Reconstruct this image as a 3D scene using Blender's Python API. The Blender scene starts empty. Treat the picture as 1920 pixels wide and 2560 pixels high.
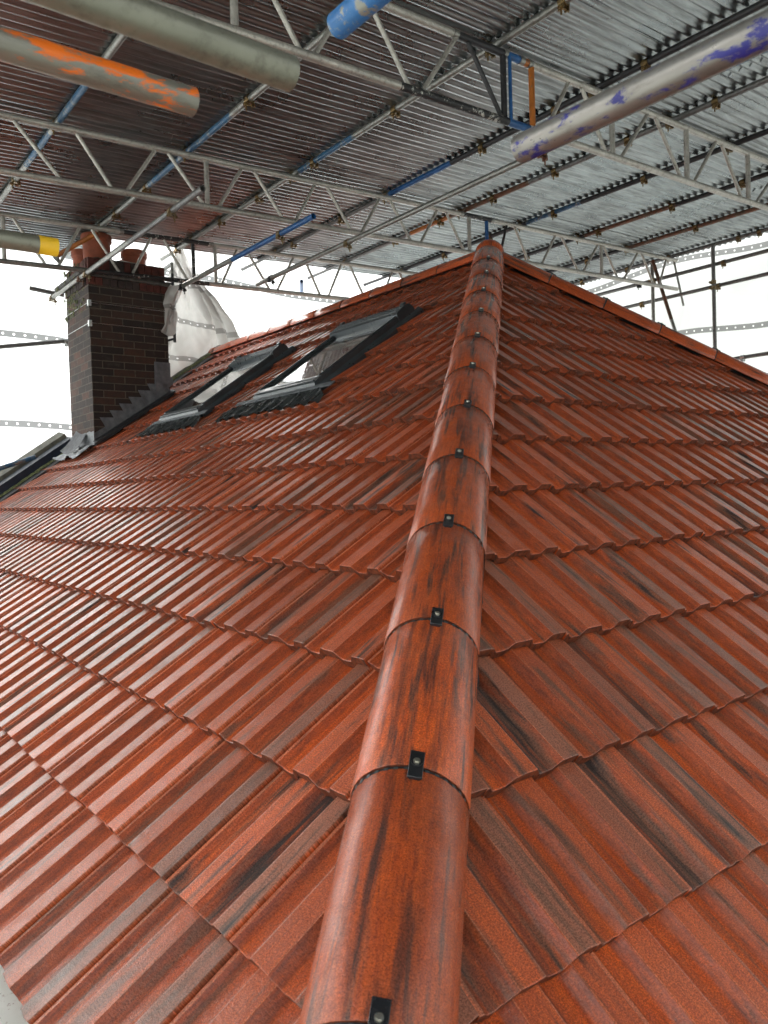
import bpy, bmesh, math, random
from mathutils import Vector, Matrix, noise
PI = math.pi
rnd = random.Random(7)

# ------------------------------------------------------------------ camera, light, exposure
S = bpy.context.scene
cam_d = bpy.data.cameras.new('camera'); cam = bpy.data.objects.new('camera', cam_d)
S.collection.objects.link(cam); S.camera = cam
CR = Vector((0.7866, -0.6163, -0.0308)); CF = Vector((0.6162, 0.7872, -0.0259))
CF.normalize(); CR = (CR - CF * CR.dot(CF)).normalized(); CU = CR.cross(CF)
cam.matrix_world = Matrix(((CR.x, CU.x, -CF.x, 0), (CR.y, CU.y, -CF.y, 0), (CR.z, CU.z, -CF.z, 0), (0, 0, 0, 1)))
cam_d.sensor_fit = 'HORIZONTAL'; cam_d.sensor_width = 36; cam_d.lens = 36.81
cam_d.clip_start = 0.05; cam_d.clip_end = 3000
cam_d.dof.use_dof = True; cam_d.dof.focus_distance = 3.2; cam_d.dof.aperture_fstop = 11
cy = S.cycles; cy.max_bounces = 6; cy.diffuse_bounces = 3; cy.glossy_bounces = 3; cy.transmission_bounces = 3; cy.transparent_max_bounces = 5; cy.caustics_reflective = False; cy.caustics_refractive = False
S.render.resolution_x = 768; S.render.resolution_y = 1024
S.view_settings.view_transform = 'Standard'; S.view_settings.look = 'None'
S.view_settings.exposure = 2.55; S.view_settings.gamma = 1

SUN_EL, SUN_AZ = math.radians(35), math.radians(345)       # azimuth of the sun, from +Y clockwise
W = bpy.data.worlds.new('World'); S.world = W; W.use_nodes = True
wn = W.node_tree; wn.nodes.clear()
wo = wn.nodes.new('ShaderNodeOutputWorld'); wb = wn.nodes.new('ShaderNodeBackground')
sky = wn.nodes.new('ShaderNodeTexSky'); sky.sky_type = 'NISHITA'; sky.sun_disc = False
sky.sun_elevation = SUN_EL; sky.sun_rotation = SUN_AZ; sky.dust_density = 6; sky.air_density = 1.5; sky.ozone_density = 1
hsv = wn.nodes.new('ShaderNodeHueSaturation'); hsv.inputs['Saturation'].default_value = 0.18
hsv.inputs['Value'].default_value = 1.0
wn.links.new(sky.outputs[0], hsv.inputs['Color']); wn.links.new(hsv.outputs[0], wb.inputs[0])
wb.inputs[1].default_value = 0.15; wn.links.new(wb.outputs[0], wo.inputs[0])
sd = bpy.data.lights.new('sun', 'SUN'); so = bpy.data.objects.new('sun', sd); S.collection.objects.link(so)
sd.energy = 0.8; sd.angle = math.radians(40); sd.color = (1, 0.97, 0.92)
sdir = Vector((math.sin(SUN_AZ) * math.cos(SUN_EL), math.cos(SUN_AZ) * math.cos(SUN_EL), math.sin(SUN_EL)))
so.rotation_euler = sdir.to_track_quat('Z', 'Y').to_euler()

# ------------------------------------------------------------------ material helpers
class NT:
    def __init__(s, name):
        s.m = bpy.data.materials.new(name); s.m.use_nodes = True
        s.t = s.m.node_tree; s.t.nodes.clear(); s.out = s.n('ShaderNodeOutputMaterial')
    def n(s, t, **k):
        x = s.t.nodes.new(t)
        for a, v in k.items(): setattr(x, a, v)
        return x
    def l(s, a, b): s.t.links.new(a, b)
    def setin(s, sock, v):
        if isinstance(v, bpy.types.NodeSocket): s.l(v, sock)
        elif isinstance(v, (tuple, list)) and sock.type == 'RGBA' and len(v) == 3: sock.default_value = (*v, 1)
        else: sock.default_value = v
    def co(s, kind='Object', scale=(1, 1, 1)):
        if kind == 'UV': c = s.n('ShaderNodeUVMap').outputs[0]
        else: c = s.n('ShaderNodeTexCoord').outputs[kind]
        m = s.n('ShaderNodeMapping'); m.inputs['Scale'].default_value = scale; s.l(c, m.inputs[0]); return m.outputs[0]
    def noise(s, vec, scale, detail=4, rough=.55, out=0, dist=0):
        x = s.n('ShaderNodeTexNoise'); s.l(vec, x.inputs['Vector']); x.inputs['Scale'].default_value = scale
        x.inputs['Detail'].default_value = detail; x.inputs['Roughness'].default_value = rough
        x.inputs['Distortion'].default_value = dist
        return x.outputs[out]
    def ramp(s, f, lo, hi, a=0., b=1.):
        x = s.n('ShaderNodeMapRange', clamp=True); s.l(f, x.inputs[0])
        for i, v in enumerate((lo, hi, a, b)): x.inputs[i + 1].default_value = v
        return x.outputs[0]
    def math(s, op, a, b=0.):
        x = s.n('ShaderNodeMath', operation=op); s.setin(x.inputs[0], a); s.setin(x.inputs[1], b); return x.outputs[0]
    def mix(s, f, a, b, blend='MIX'):
        x = s.n('ShaderNodeMix', data_type='RGBA', blend_type=blend)
        s.setin(x.inputs[0], f); s.setin(x.inputs[6], a); s.setin(x.inputs[7], b); return x.outputs[2]
    def vadd(s, a, b):
        x = s.n('ShaderNodeVectorMath', operation='ADD'); s.setin(x.inputs[0], a); s.setin(x.inputs[1], b); return x.outputs[0]
    def bump(s, h, strength, dist, nrm=None):
        x = s.n('ShaderNodeBump'); s.l(h, x.inputs['Height']); x.inputs['Strength'].default_value = strength
        x.inputs['Distance'].default_value = dist
        if nrm: s.l(nrm, x.inputs['Normal'])
        return x.outputs[0]
    def bsdf(s, col, rough=.5, metal=0., nrm=None, coat=0., crough=.1, spec=.5, **k):
        b = s.n('ShaderNodeBsdfPrincipled')
        s.setin(b.inputs['Base Color'], col); s.setin(b.inputs['Roughness'], rough); s.setin(b.inputs['Metallic'], metal)
        s.setin(b.inputs['Coat Weight'], coat); s.setin(b.inputs['Coat Roughness'], crough); s.setin(b.inputs['Specular IOR Level'], spec)
        if nrm: s.l(nrm, b.inputs['Normal'])
        s.l(b.outputs[0], s.out.inputs[0]); s.b = b; return s.m

def plain(name, col, rough=.5, metal=0., amp=.25, scale=8, bumpd=0.002, bscale=60, **k):
    m = NT(name); v = m.co('Object'); f = m.noise(v, scale, 5)
    c = m.mix(m.ramp(f, .3, .7), tuple(x * (1 - amp) for x in col), tuple(min(1, x * (1 + amp)) for x in col))
    r = m.ramp(m.noise(v, scale * 2.3, 3), .3, .7, max(0, rough - .08), rough + .08)
    return m.bsdf(c, r, metal, m.bump(m.noise(v, bscale, 3), .4, bumpd), **k)

def tube_mat(name, base=(.44, .44, .42), metal=.75, rough=.42, paint=None, amount=.5, paint2=None, pscale=7, dirt=.5, stretch=(1, 1, 1)):
    m = NT(name); v = m.co('Object', stretch)
    big = m.noise(v, 5, 5, .6); fine = m.noise(v, 38, 6, .7)
    col = m.mix(m.ramp(big, .35, .7), tuple(x * .72 for x in base), base)
    col = m.mix(m.math('MULTIPLY', m.ramp(fine, .5, .72), dirt), col, (.09, .075, .06))
    met = metal; ro = m.ramp(fine, .3, .7, rough - .1, rough + .15)
    if paint:
        a = m.math('ADD', m.math('MULTIPLY', m.noise(v, pscale, 8, .72, dist=.4), .65), m.math('MULTIPLY', fine, .35))
        k = m.ramp(a, 1 - amount - .02, 1 - amount + .02)
        pc = m.mix(m.ramp(m.noise(v, 14, 4), .35, .65), paint, tuple(x * .7 for x in paint))
        if paint2: pc = m.mix(m.ramp(m.noise(v, 3.3, 2), .7, .73), pc, paint2)
        col = m.mix(k, col, pc); met = m.math('MULTIPLY', m.math('SUBTRACT', 1., k), metal)
    return m.bsdf(col, ro, met, m.bump(fine, .35, .0015))

M = {}
M['galv'] = tube_mat('galvanised_tube', (.32, .32, .3), dirt=.7)
M['galv_dark'] = tube_mat('weathered_tube', (.2, .2, .2), .6, .5, dirt=.8)
M['galv_black'] = tube_mat('blackened_tube', (.045, .045, .05), .5, .5, dirt=.3)
M['blue'] = tube_mat('blue_paint', paint=(.012, .09, .27), amount=.72)
M['blue_worn'] = tube_mat('worn_blue_paint', (.25, .26, .26), paint=(.03, .11, .22), amount=.53)
M['orange'] = tube_mat('orange_paint', (.25, .2, .15), paint=(.42, .13, .02), amount=.6)
M['rust'] = tube_mat('rusty_tube', (.13, .085, .06), .4, .55, paint=(.16, .06, .03), amount=.5)
M['peel'] = tube_mat('peeling_black_paint', (.6, .6, .56), .5, .5, paint=(.02, .02, .022), amount=.56, pscale=16)
M['alu'] = tube_mat('aluminium', (.52, .5, .46), .5, .45, dirt=.55)
M['galv_orange'] = tube_mat('galv_with_orange_flakes', (.3, .29, .25), .6, .4, paint=(.8, .16, .008), amount=.46, pscale=24, dirt=.6, stretch=(.28, 1, 1))
M['galv_plain'] = tube_mat('dull_galv', (.26, .26, .21), .6, .42, dirt=.6)
M['galv_navy'] = tube_mat('galv_with_navy_flakes', (.31, .295, .28), .7, .34, paint=(.022, .022, .2), amount=.45, paint2=(.55, .17, .17), pscale=30, dirt=.55, stretch=(1, .38, 1))
M['galv_blue'] = tube_mat('galv_with_blue_paint', (.32, .33, .3), .5, .45, paint=(.03, .16, .42), amount=.55, pscale=14, dirt=.4)
M['yellow'] = plain('yellow_tape', (.75, .45, .02), .45)
M['coupler'] = tube_mat('coupler_steel', (.26, .19, .1), .7, .45, dirt=.8)
M['brass'] = tube_mat('zinc_coupler', (.24, .16, .07), .85, .35, dirt=.7)
M['black'] = plain('black_membrane', (.018, .019, .022), .55, bscale=200)
M['clip'] = plain('black_plastic_clip', (.014, .015, .018), .32)
M['screw'] = plain('zinc_screw', (.6, .58, .52), .28, 1., amp=.1)
M['teal'] = plain('union_strip', (.04, .055, .06), .5)
M['frame'] = plain('skylight_grey', (.045, .055, .062), .33, .2, bscale=300, bumpd=.0008, coat=.4)
M['lead'] = plain('lead_sheet', (.13, .14, .155), .5, .2, amp=.4, scale=14, bscale=40, bumpd=.006)
M['lead_bright'] = plain('new_lead', (.3, .32, .34), .35, .4, amp=.3, scale=14, bscale=30, bumpd=.006)
M['apron'] = plain('dark_apron', (.075, .085, .088), .28, .2, amp=.3, bscale=120, bumpd=.002)
M['pvc'] = plain('white_pvc', (.72, .72, .7), .4, amp=.06)
M['terracotta'] = plain('terracotta', (.27, .07, .035), .7, amp=.25, scale=12, bumpd=.002)
M['mortar'] = plain('mortar_flaunching', (.16, .15, .11), .9, amp=.5, scale=20, bumpd=.02, bscale=25)
M['moss'] = plain('moss', (.12, .13, .06), .95, amp=.6, scale=40, bumpd=.02, bscale=90)
M['slab'] = plain('dark_slab', (.07, .065, .06), .8, amp=.5, scale=20, bumpd=.008)
M['board'] = plain('board', (.13, .125, .1), .8, amp=.4, scale=10)
M['navy'] = plain('navy_membrane', (.008, .014, .03), .6, amp=.4)
M['wire'] = plain('wire', (.6, .62, .62), .35, .9)
M['render'] = plain('rendered_wall', (.5, .47, .42), .9, amp=.15, scale=3)
M['timber'] = plain('timber', (.35, .2, .1), .8, amp=.3)
M['ground'] = plain('ground', (.16, .17, .12), .95, amp=.5, scale=.6, bumpd=.05, bscale=3)
M['neighbour'] = plain('pale_cover', (.62, .56, .53), .7, amp=.08, scale=2)

def mat_tile(name, ridge=False):
    m = NT(name); uv = m.co('UV')
    at = m.n('ShaderNodeVertexColor', layer_name='tile'); sep = m.n('ShaderNodeSeparateColor'); m.l(at.outputs[0], sep.inputs[0])
    r1, r2, hgt = sep.outputs
    cmb = m.n('ShaderNodeCombineXYZ'); m.l(m.math('MULTIPLY', r1, 37.), cmb.inputs[0]); m.l(m.math('MULTIPLY', r2, 53.), cmb.inputs[1])
    v = m.vadd(uv, cmb.outputs[0])
    st = m.n('ShaderNodeMapping'); st.inputs['Scale'].default_value = (30, 2.6, 1); m.l(v, st.inputs[0]); st = st.outputs[0]
    st2 = m.n('ShaderNodeMapping'); st2.inputs['Scale'].default_value = (85, 5, 1); m.l(v, st2.inputs[0]); st2 = st2.outputs[0]
    blot = m.noise(v, 9, 5, .6)
    s1 = m.noise(st, 1, 5, .62, dist=.3); s2 = m.noise(st2, 1, 5, .6)
    fine = m.noise(v, 260, 4, .7); mid = m.noise(v, 70, 5, .65)
    # body: orange to brick red, streaked along the tile
    st3 = m.n('ShaderNodeMapping'); st3.inputs['Scale'].default_value = (150, 17, 1); m.l(v, st3.inputs[0]); s3 = m.noise(st3.outputs[0], 1, 5, .7)
    col = m.mix(m.ramp(s2, .34, .66), (.64, .11, .016), (.50, .078, .015) if ridge else (.42, .062, .015))
    col = m.mix(m.ramp(blot, .45, .75, 0, .7), col, (.46, .11, .04))
    body = m.math('ADD', m.math('MULTIPLY', s3, .25 if ridge else .5), m.math('MULTIPLY', mid, .75 if ridge else .5))
    col = m.mix(m.ramp(body, .44, .6, 0, .45), col, (.3, .05, .018))
    sp = m.ramp(m.math('ADD', m.math('MULTIPLY', s3, .55), m.math('MULTIPLY', fine, .45)), .47, .57)
    if not ridge:
        un = m.n('ShaderNodeSeparateXYZ'); m.l(uv, un.inputs[0]); fr_ = m.math('FLOORED_MODULO', un.outputs[0], .3)
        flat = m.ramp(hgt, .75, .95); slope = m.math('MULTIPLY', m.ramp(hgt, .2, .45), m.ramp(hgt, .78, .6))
        col = m.mix(m.math('MULTIPLY', flat, .3), col, (.46, .12, .06))
        # the flat beside the joint is often weathered grey-brown
        jf = m.math('MULTIPLY', m.math('MULTIPLY', flat, m.math('GREATER_THAN', fr_, .24)), m.ramp(m.math('ADD', r1, m.math('MULTIPLY', s1, .4)), .5, .9, 0, .72))
        col = m.mix(jf, col, (.24, .11, .075))
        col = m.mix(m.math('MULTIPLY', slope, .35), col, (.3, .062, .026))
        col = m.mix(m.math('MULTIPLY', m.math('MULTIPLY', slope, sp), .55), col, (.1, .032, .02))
        # some tiles carry a charcoal stripe in one trough
        wob = m.math('MULTIPLY', m.math('SUBTRACT', m.noise(v, 4, 3), .5), .03)
        ctr = m.math('ADD', fr_, wob)
        bnd = m.math('MULTIPLY', m.ramp(ctr, .155, .175), m.ramp(ctr, .235, .215))
        bnd2 = m.math('MULTIPLY', m.ramp(ctr, .0, .03), m.ramp(ctr, .085, .06))
        col = m.mix(m.math('MULTIPLY', m.math('MULTIPLY', bnd, m.ramp(r2, .84, .9)), m.ramp(s2, .3, .55, .35, .97)), col, (.028, .024, .023))
        col = m.mix(m.math('MULTIPLY', m.math('MULTIPLY', bnd2, m.ramp(r1, .86, .92)), m.ramp(s2, .3, .55, .3, .9)), col, (.05, .036, .032))
        edge = m.math('MULTIPLY', m.ramp(hgt, .72, .84), m.ramp(hgt, .97, .88)); col = m.mix(m.math('MULTIPLY', edge, .5), col, (.62, .27, .17))  # thin edge highlight painted into the colour of the worn flat edges
    a = m.math('ADD', s1, m.math('MULTIPLY', m.math('SUBTRACT', r1, .5), .16))
    col = m.mix(m.ramp(a, .53, .64, 0, .75), col, (.15, .075, .05))
    b = m.math('ADD', m.math('ADD', m.math('MULTIPLY', s1, .75), m.math('MULTIPLY', s2, .25)), m.math('MULTIPLY', m.math('SUBTRACT', r2, .5), .14 if not ridge else .05))
    col = m.mix(m.ramp(b, .6 if not ridge else .535, .69 if not ridge else .66, 0, .93), col, (.026, .022, .022))
    if ridge:
        col = m.mix(m.math('MULTIPLY', sp, .3), col, (.14, .03, .018))
        ur = m.n('ShaderNodeSeparateXYZ'); m.l(uv, ur.inputs[0]); cen = m.math('MULTIPLY', m.ramp(ur.outputs[0], .085, .14), m.ramp(ur.outputs[0], .27, .2))
        ls = m.n('ShaderNodeMapping'); ls.inputs['Scale'].default_value = (34, 3., 1); m.l(v, ls.inputs[0]); l1 = m.noise(ls.outputs[0], 1, 5, .55, dist=.5)
        col = m.mix(m.math('MULTIPLY', cen, m.ramp(l1, .5, .66, 0, .85)), col, (.035, .022, .02))
        spk = m.ramp(m.noise(v, 150, 5, .8), .6, .66); col = m.mix(m.math('MULTIPLY', spk, .7), col, (.09, .02, .012))
    else:
        spk = m.ramp(m.noise(v, 190, 5, .8), .62, .67); col = m.mix(m.math('MULTIPLY', spk, .6), col, (.06, .02, .015))
    tone = m.ramp(r2, 0, 1, .8, 1.2)
    cc = m.n('ShaderNodeCombineColor'); [m.l(tone, cc.inputs[i]) for i in range(3)]
    col = m.mix(1., col, cc.outputs[0], 'MULTIPLY')
    g1 = m.ramp(fine, .4, .6, .62, 1.38); g2 = m.ramp(m.noise(v, 520, 2, .6), .38, .62, .85, 1.15); gg = m.math('MULTIPLY', g1, g2)
    cg = m.n('ShaderNodeCombineColor'); [m.l(gg, cg.inputs[i]) for i in range(3)]
    col = m.mix(1., col, cg.outputs[0], 'MULTIPLY')
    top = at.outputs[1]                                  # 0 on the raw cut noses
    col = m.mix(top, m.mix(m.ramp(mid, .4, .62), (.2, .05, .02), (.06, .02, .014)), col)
    rough = m.ramp(m.noise(v, 30, 4), .35, .7, .45, .7)
    n1 = m.bump(mid, .4, .003); n2 = m.bump(fine, .6, .002, n1)
    pit = m.ramp(m.noise(v, 95, 3, .75), .62, .7); n3 = m.bump(m.math('SUBTRACT', 1., pit), .5, .002, n2)
    wet = m.math('MULTIPLY', m.ramp(m.noise(v, 11, 4), .3, .65, .6, 1.), top)
    mm = m.bsdf(col, rough, 0, n3, coat=wet, crough=m.ramp(mid, .35, .65, .11, .22), spec=.2)
    soft = m.bump(fine, .45, .0011, m.bump(mid, .3, .002)); m.l(soft, m.b.inputs['Coat Normal'])
    return mm
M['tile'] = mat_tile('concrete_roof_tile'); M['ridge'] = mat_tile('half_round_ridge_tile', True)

def mat_brick(name, dark=1.):
    m = NT(name); uv = m.co('UV'); b = m.n('ShaderNodeTexBrick'); m.l(uv, b.inputs['Vector'])
    wob = m.noise(uv, 9, 3)
    for k, v in (('Scale', 1), ('Brick Width', .225), ('Row Height', .075), ('Mortar Size', .0055), ('Mortar Smooth', .3), ('Bias', -.35)):
        b.inputs[k].default_value = v
    b.inputs['Color1'].default_value = (.05 * dark, .034 * dark, .03 * dark, 1); b.inputs['Color2'].default_value = (.2 * dark, .085 * dark, .05 * dark, 1)
    b.inputs['Mortar'].default_value = (.105, .088, .068, 1); b.offset = .5
    n1 = m.noise(uv, 16, 6, .7); n2 = m.noise(uv, 60, 5, .7)
    c = m.mix(m.ramp(n1, .45, .75, 0, .8), b.outputs[0], (.016, .015, .015))
    c = m.mix(m.ramp(m.noise(uv, 4, 5, .7), .58, .7, 0, .35), c, (.12, .1, .07))
    h = m.math('ADD', m.math('MULTIPLY', m.math('SUBTRACT', 1., b.outputs[1]), .8), m.math('MULTIPLY', n2, .35))
    return m.bsdf(c, .85, 0, m.bump(h, .9, .012))
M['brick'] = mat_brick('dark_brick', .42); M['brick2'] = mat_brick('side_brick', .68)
M['soldier'] = plain('red_soldier_brick', (.085, .022, .016), .85, amp=.5, scale=12, bumpd=.006)
M['soldier_dark'] = plain('sooty_soldier_brick', (.04, .028, .026), .9, amp=.5, scale=12, bumpd=.006)

def mat_sheet(name):
    m = NT(name); v = m.co('UV'); big = m.noise(v, 2.2, 5, .6); fine = m.noise(v, 30, 5, .7)
    at = m.n('ShaderNodeObjectInfo').outputs['Random']
    sc = m.n('ShaderNodeMapping'); sc.inputs['Scale'].default_value = (2.2, 26, 1); m.l(v, sc.inputs[0]); str_ = m.noise(sc.outputs[0], 1, 5, .7)
    c = m.mix(m.ramp(big, .3, .75), (.25, .283, .295), (.43, .462, .47))
    c = m.mix(m.ramp(str_, .42, .66, 0, .8), c, (.12, .125, .125))
    c = m.mix(m.ramp(at, 0, 1, 0, .35), c, (.24, .23, .23))
    return m.bsdf(c, m.ramp(big, .3, .7, .24, .34), .92, m.bump(str_, .2, .0015))
M['corrugated'] = mat_sheet('galvanised_corrugated_sheet')

def mat_cloth(name, trans=.6, clear=.06, z0=0., spacing=1.0, tint=(.84, .86, .86), bandk=.3):
    """translucent debris sheeting: UV = metres; opaque bands with bright eyelets"""
    m = NT(name); uv = m.co('UV'); sp = m.n('ShaderNodeSeparateXYZ'); m.l(uv, sp.inputs[0]); u, v = sp.outputs[0], sp.outputs[1]
    vv = m.math('MODULO', m.math('ADD', v, 20 * spacing - z0), spacing)
    band = m.math('LESS_THAN', vv, .075)
    uu = m.math('MODULO', m.math('ADD', u, 40.), .115)
    du = m.math('SUBTRACT', uu, .057); dv = m.math('SUBTRACT', vv, .0375)
    d2 = m.math('ADD', m.math('MULTIPLY', du, du), m.math('MULTIPLY', dv, dv))
    dot = m.math('LESS_THAN', d2, .00012)
    col = m.mix(m.ramp(m.noise(uv, .9, 5, .6, dist=.8), .35, .65), tint, tuple(x * .8 for x in tint))
    weave = m.n('ShaderNodeTexWave'); m.l(uv, weave.inputs[0]); weave.inputs['Scale'].default_value = 38; weave.bands_direction = 'Y'
    col = m.mix(m.ramp(weave.outputs[1], 0, 1, 0, .12), col, (.5, .55, .58))
    bm = m.math('MULTIPLY', band, m.math('SUBTRACT', 1., dot))
    col = m.mix(bm, col, tuple(x * bandk for x in tint)); col = m.mix(m.math('MULTIPLY', dot, band), col, (.95, .95, .95))
    tr = m.n('ShaderNodeBsdfTranslucent'); m.l(col, tr.inputs[0]); df = m.n('ShaderNodeBsdfDiffuse'); m.l(col, df.inputs[0])
    nr = m.bump(m.noise(uv, 3, 4), .5, .03); m.l(nr, df.inputs['Normal'])
    tp = m.n('ShaderNodeBsdfTransparent')
    a = m.n('ShaderNodeMixShader'); a.inputs[0].default_value = trans; m.l(df.outputs[0], a.inputs[1]); m.l(tr.outputs[0], a.inputs[2])
    b = m.n('ShaderNodeMixShader'); m.setin(b.inputs[0], m.math('MULTIPLY', m.math('SUBTRACT', 1., bm), clear)); m.l(a.outputs[0], b.inputs[1]); m.l(tp.outputs[0], b.inputs[2])
    m.l(b.outputs[0], m.out.inputs[0]); return m.m
M['cloth'] = mat_cloth('debris_sheeting', .72, .03, .83, tint=(.4, .425, .435), bandk=.2)
M['cloth_right'] = mat_cloth('debris_sheeting_right', .8, .04, 2.98, tint=(.74, .75, .755), bandk=.3)
M['cloth_torn'] = mat_cloth('torn_sheeting', .55, .0, 1.55, .55, (.62, .6, .57), .5)

def mat_glass():
    m = NT('skylight_glass'); v = m.co('Object')
    rip = m.noise(v, 2.2, 3, .5, dist=1.5)
    m.bsdf((.05, .06, .06), .03, 0., m.bump(rip, .25, .02), spec=.8, coat=1., crough=.02)
    return m.m
M['glass'] = mat_glass()

# ------------------------------------------------------------------ object helpers
C = S.collection
def thing(name, label, cat, loc=(0, 0, 0), group=None):
    o = bpy.data.objects.new(name, None); C.objects.link(o); o.location = loc; o.empty_display_size = .1
    o['label'] = label; o['category'] = cat
    if group: o['group'] = group
    return o
def tag(o, label, cat, group=None):
    o['label'] = label; o['category'] = cat
    if group: o['group'] = group
    return o
def wpos(o):
    p = Vector((0, 0, 0))
    while o: p += o.location; o = o.parent
    return p
def link(name, me, mats, parent=None, smooth=None, at=None):
    for mm in (mats if isinstance(mats, (list, tuple)) else [mats]): me.materials.append(M[mm] if isinstance(mm, str) else mm)
    o = bpy.data.objects.new(name, me); C.objects.link(o)
    org = Vector(at) if at is not None else (wpos(parent) if parent else Vector((0, 0, 0)))
    if org.length > 0: me.transform(Matrix.Translation(-org))
    if parent:
        o.parent = parent; o.location = org - wpos(parent)
    else: o.location = org
    if smooth is not None:
        me.polygons.foreach_set('use_smooth', [True] * len(me.polygons))
        me.set_sharp_from_angle(angle=math.radians(smooth))
    return o
def fin(name, bm, mats, parent=None, smooth=None, at=None):
    me = bpy.data.meshes.new(name); bmesh.ops.recalc_face_normals(bm, faces=bm.faces); bm.to_mesh(me); bm.free()
    return link(name, me, mats, parent, smooth, at)
def frame_of(d):
    d = Vector(d).normalized(); a = Vector((0, 0, 1)) if abs(d.z) < .9 else Vector((1, 0, 0))
    x = d.cross(a).normalized(); return x, x.cross(d).normalized(), d
def add_tube(bm, p0, p1, r=.02415, n=20, mi=0, wall=.004, hollow=True, squash=1.):
    p0, p1 = Vector(p0), Vector(p1); x, y, d = frame_of(p1 - p0)
    def ring(p, rr): return [bm.verts.new(p + (x * math.cos(2 * PI * i / n) + y * math.sin(2 * PI * i / n) * squash) * rr) for i in range(n)]
    a, b = ring(p0, r), ring(p1, r); fs = []
    for i in range(n): fs.append(bm.faces.new((a[i], a[(i + 1) % n], b[(i + 1) % n], b[i])))
    if hollow:
        c, e = ring(p0, r - wall), ring(p1, r - wall)
        for i in range(n):
            j = (i + 1) % n
            fs += [bm.faces.new((c[j], c[i], e[i], e[j])), bm.faces.new((a[j], a[i], c[i], c[j])), bm.faces.new((b[i], b[j], e[j], e[i]))]
    else: fs += [bm.faces.new(a[::-1]), bm.faces.new(b)]
    for f in fs: f.material_index = mi
def add_box(bm, lo, hi, mi=0, ax=None, org=None):
    """box in frame ax (3 vectors) at org"""
    ax = ax or (Vector((1, 0, 0)), Vector((0, 1, 0)), Vector((0, 0, 1))); org = Vector(org or (0, 0, 0)); vs = []
    for k in range(8):
        c = [(hi if k >> i & 1 else lo)[i] for i in range(3)]
        vs.append(bm.verts.new(org + ax[0] * c[0] + ax[1] * c[1] + ax[2] * c[2]))
    for q in ((0, 1, 3, 2), (4, 6, 7, 5), (0, 4, 5, 1), (2, 3, 7, 6), (0, 2, 6, 4), (1, 5, 7, 3)):
        f = bm.faces.new([vs[i] for i in q]); f.material_index = mi
def bevel(bm, w=.003, seg=2):
    bmesh.ops.bevel(bm, geom=list(bm.edges), offset=w, segments=seg, affect='EDGES', profile=.7)
def add_prism(bm, pts, d, mi=0):
    a = [bm.verts.new(Vector(p)) for p in pts]; b = [bm.verts.new(Vector(p) + Vector(d)) for p in pts]; n = len(a)
    fs = [bm.faces.new(a), bm.faces.new(b[::-1])] + [bm.faces.new((a[i], a[(i + 1) % n], b[(i + 1) % n], b[i])) for i in range(n)]
    for f in fs: f.material_index = mi
def grid_uv(bm, fn, nu, nv, uvf=None):
    uvl = bm.loops.layers.uv.verify()
    vs = [[bm.verts.new(fn(i / nu, j / nv)) for j in range(nv + 1)] for i in range(nu + 1)]
    for i in range(nu):
        for j in range(nv):
            f = bm.faces.new((vs[i][j], vs[i + 1][j], vs[i + 1][j + 1], vs[i][j + 1]))
            if uvf:
                for lp, (a, b) in zip(f.loops, ((i, j), (i + 1, j), (i + 1, j + 1), (i, j + 1))): lp[uvl].uv = uvf(a / nu, b / nv)
    return vs

# ------------------------------------------------------------------ roof geometry (camera at the origin, metres)
TW, G = .3, .3421                                  # tile cover width and gauge
pL, pR = .60361, .66050
OL, OR = Vector((.638, 1.932, -.821)), Vector((1.152, .875, -.829))
UL, VL, NL = Vector((0, -1, 0)), Vector((math.cos(pL), 0, math.sin(pL))), Vector((-math.sin(pL), 0, math.cos(pL)))
UR, VR, NR = Vector((1, 0, 0)), Vector((0, math.cos(pR), math.sin(pR))), Vector((0, -math.sin(pR), math.cos(pR)))
HIP = NL.cross(NR).normalized(); HIP = HIP if HIP.z > 0 else -HIP
H0 = Vector((.259, .549, -1.083))
APEX = H0 + HIP * 6.319
HIP2 = Vector((1 / math.tan(pL), -1 / math.tan(pR), -1)).normalized()
def PL(s, t, h=0): return OL + Vector((0, s, 0)) + VL * t + NL * h      # s along +Y, t up the slope
def PR(s, t, h=0): return OR + UR * s + VR * t + NR * h

# profile over one tile (u, h, kind) with kind: 0 trough .. .5 slope .. 1 flat
D = .025
prof = [(0, -.032, .5), (0, -.0095, .8), (.001, -.008, .8), (.0105, -.008, .8), (.0125, -.0105, .6), (.022, -.021, .5), (.026, -.0238, .35), (.032, -D, .1), (.045, -D, 0), (.062, -D, 0), (.066, -.0238, .3),
        (.071, -.0205, .5), (.0855, -.003, .5), (.0875, -.0008, .6), (.0895, 0, .85), (.092, 0, 1), (.12, 0, 1), (.149, 0, 1), (.1515, 0, .9), (.1535, -.0008, .6), (.1555, -.003, .5), (.170, -.0205, .5), (.175, -.0238, .4), (.181, -D, .1),
        (.198, -D, 0), (.214, -D, 0), (.218, -.0238, .3), (.223, -.0205, .5), (.2375, -.003, .5), (.2395, -.0008, .6), (.2415, 0, .85), (.244, 0, 1), (.27, 0, 1), (.2925, 0, 1), (.294, -.0008, .9), (.2948, -.003, .8), (.2948, -.032, .5)]
TH = .029; NT_ = .0265                              # drop of a tile's top under the next nose, nose thickness
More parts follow.
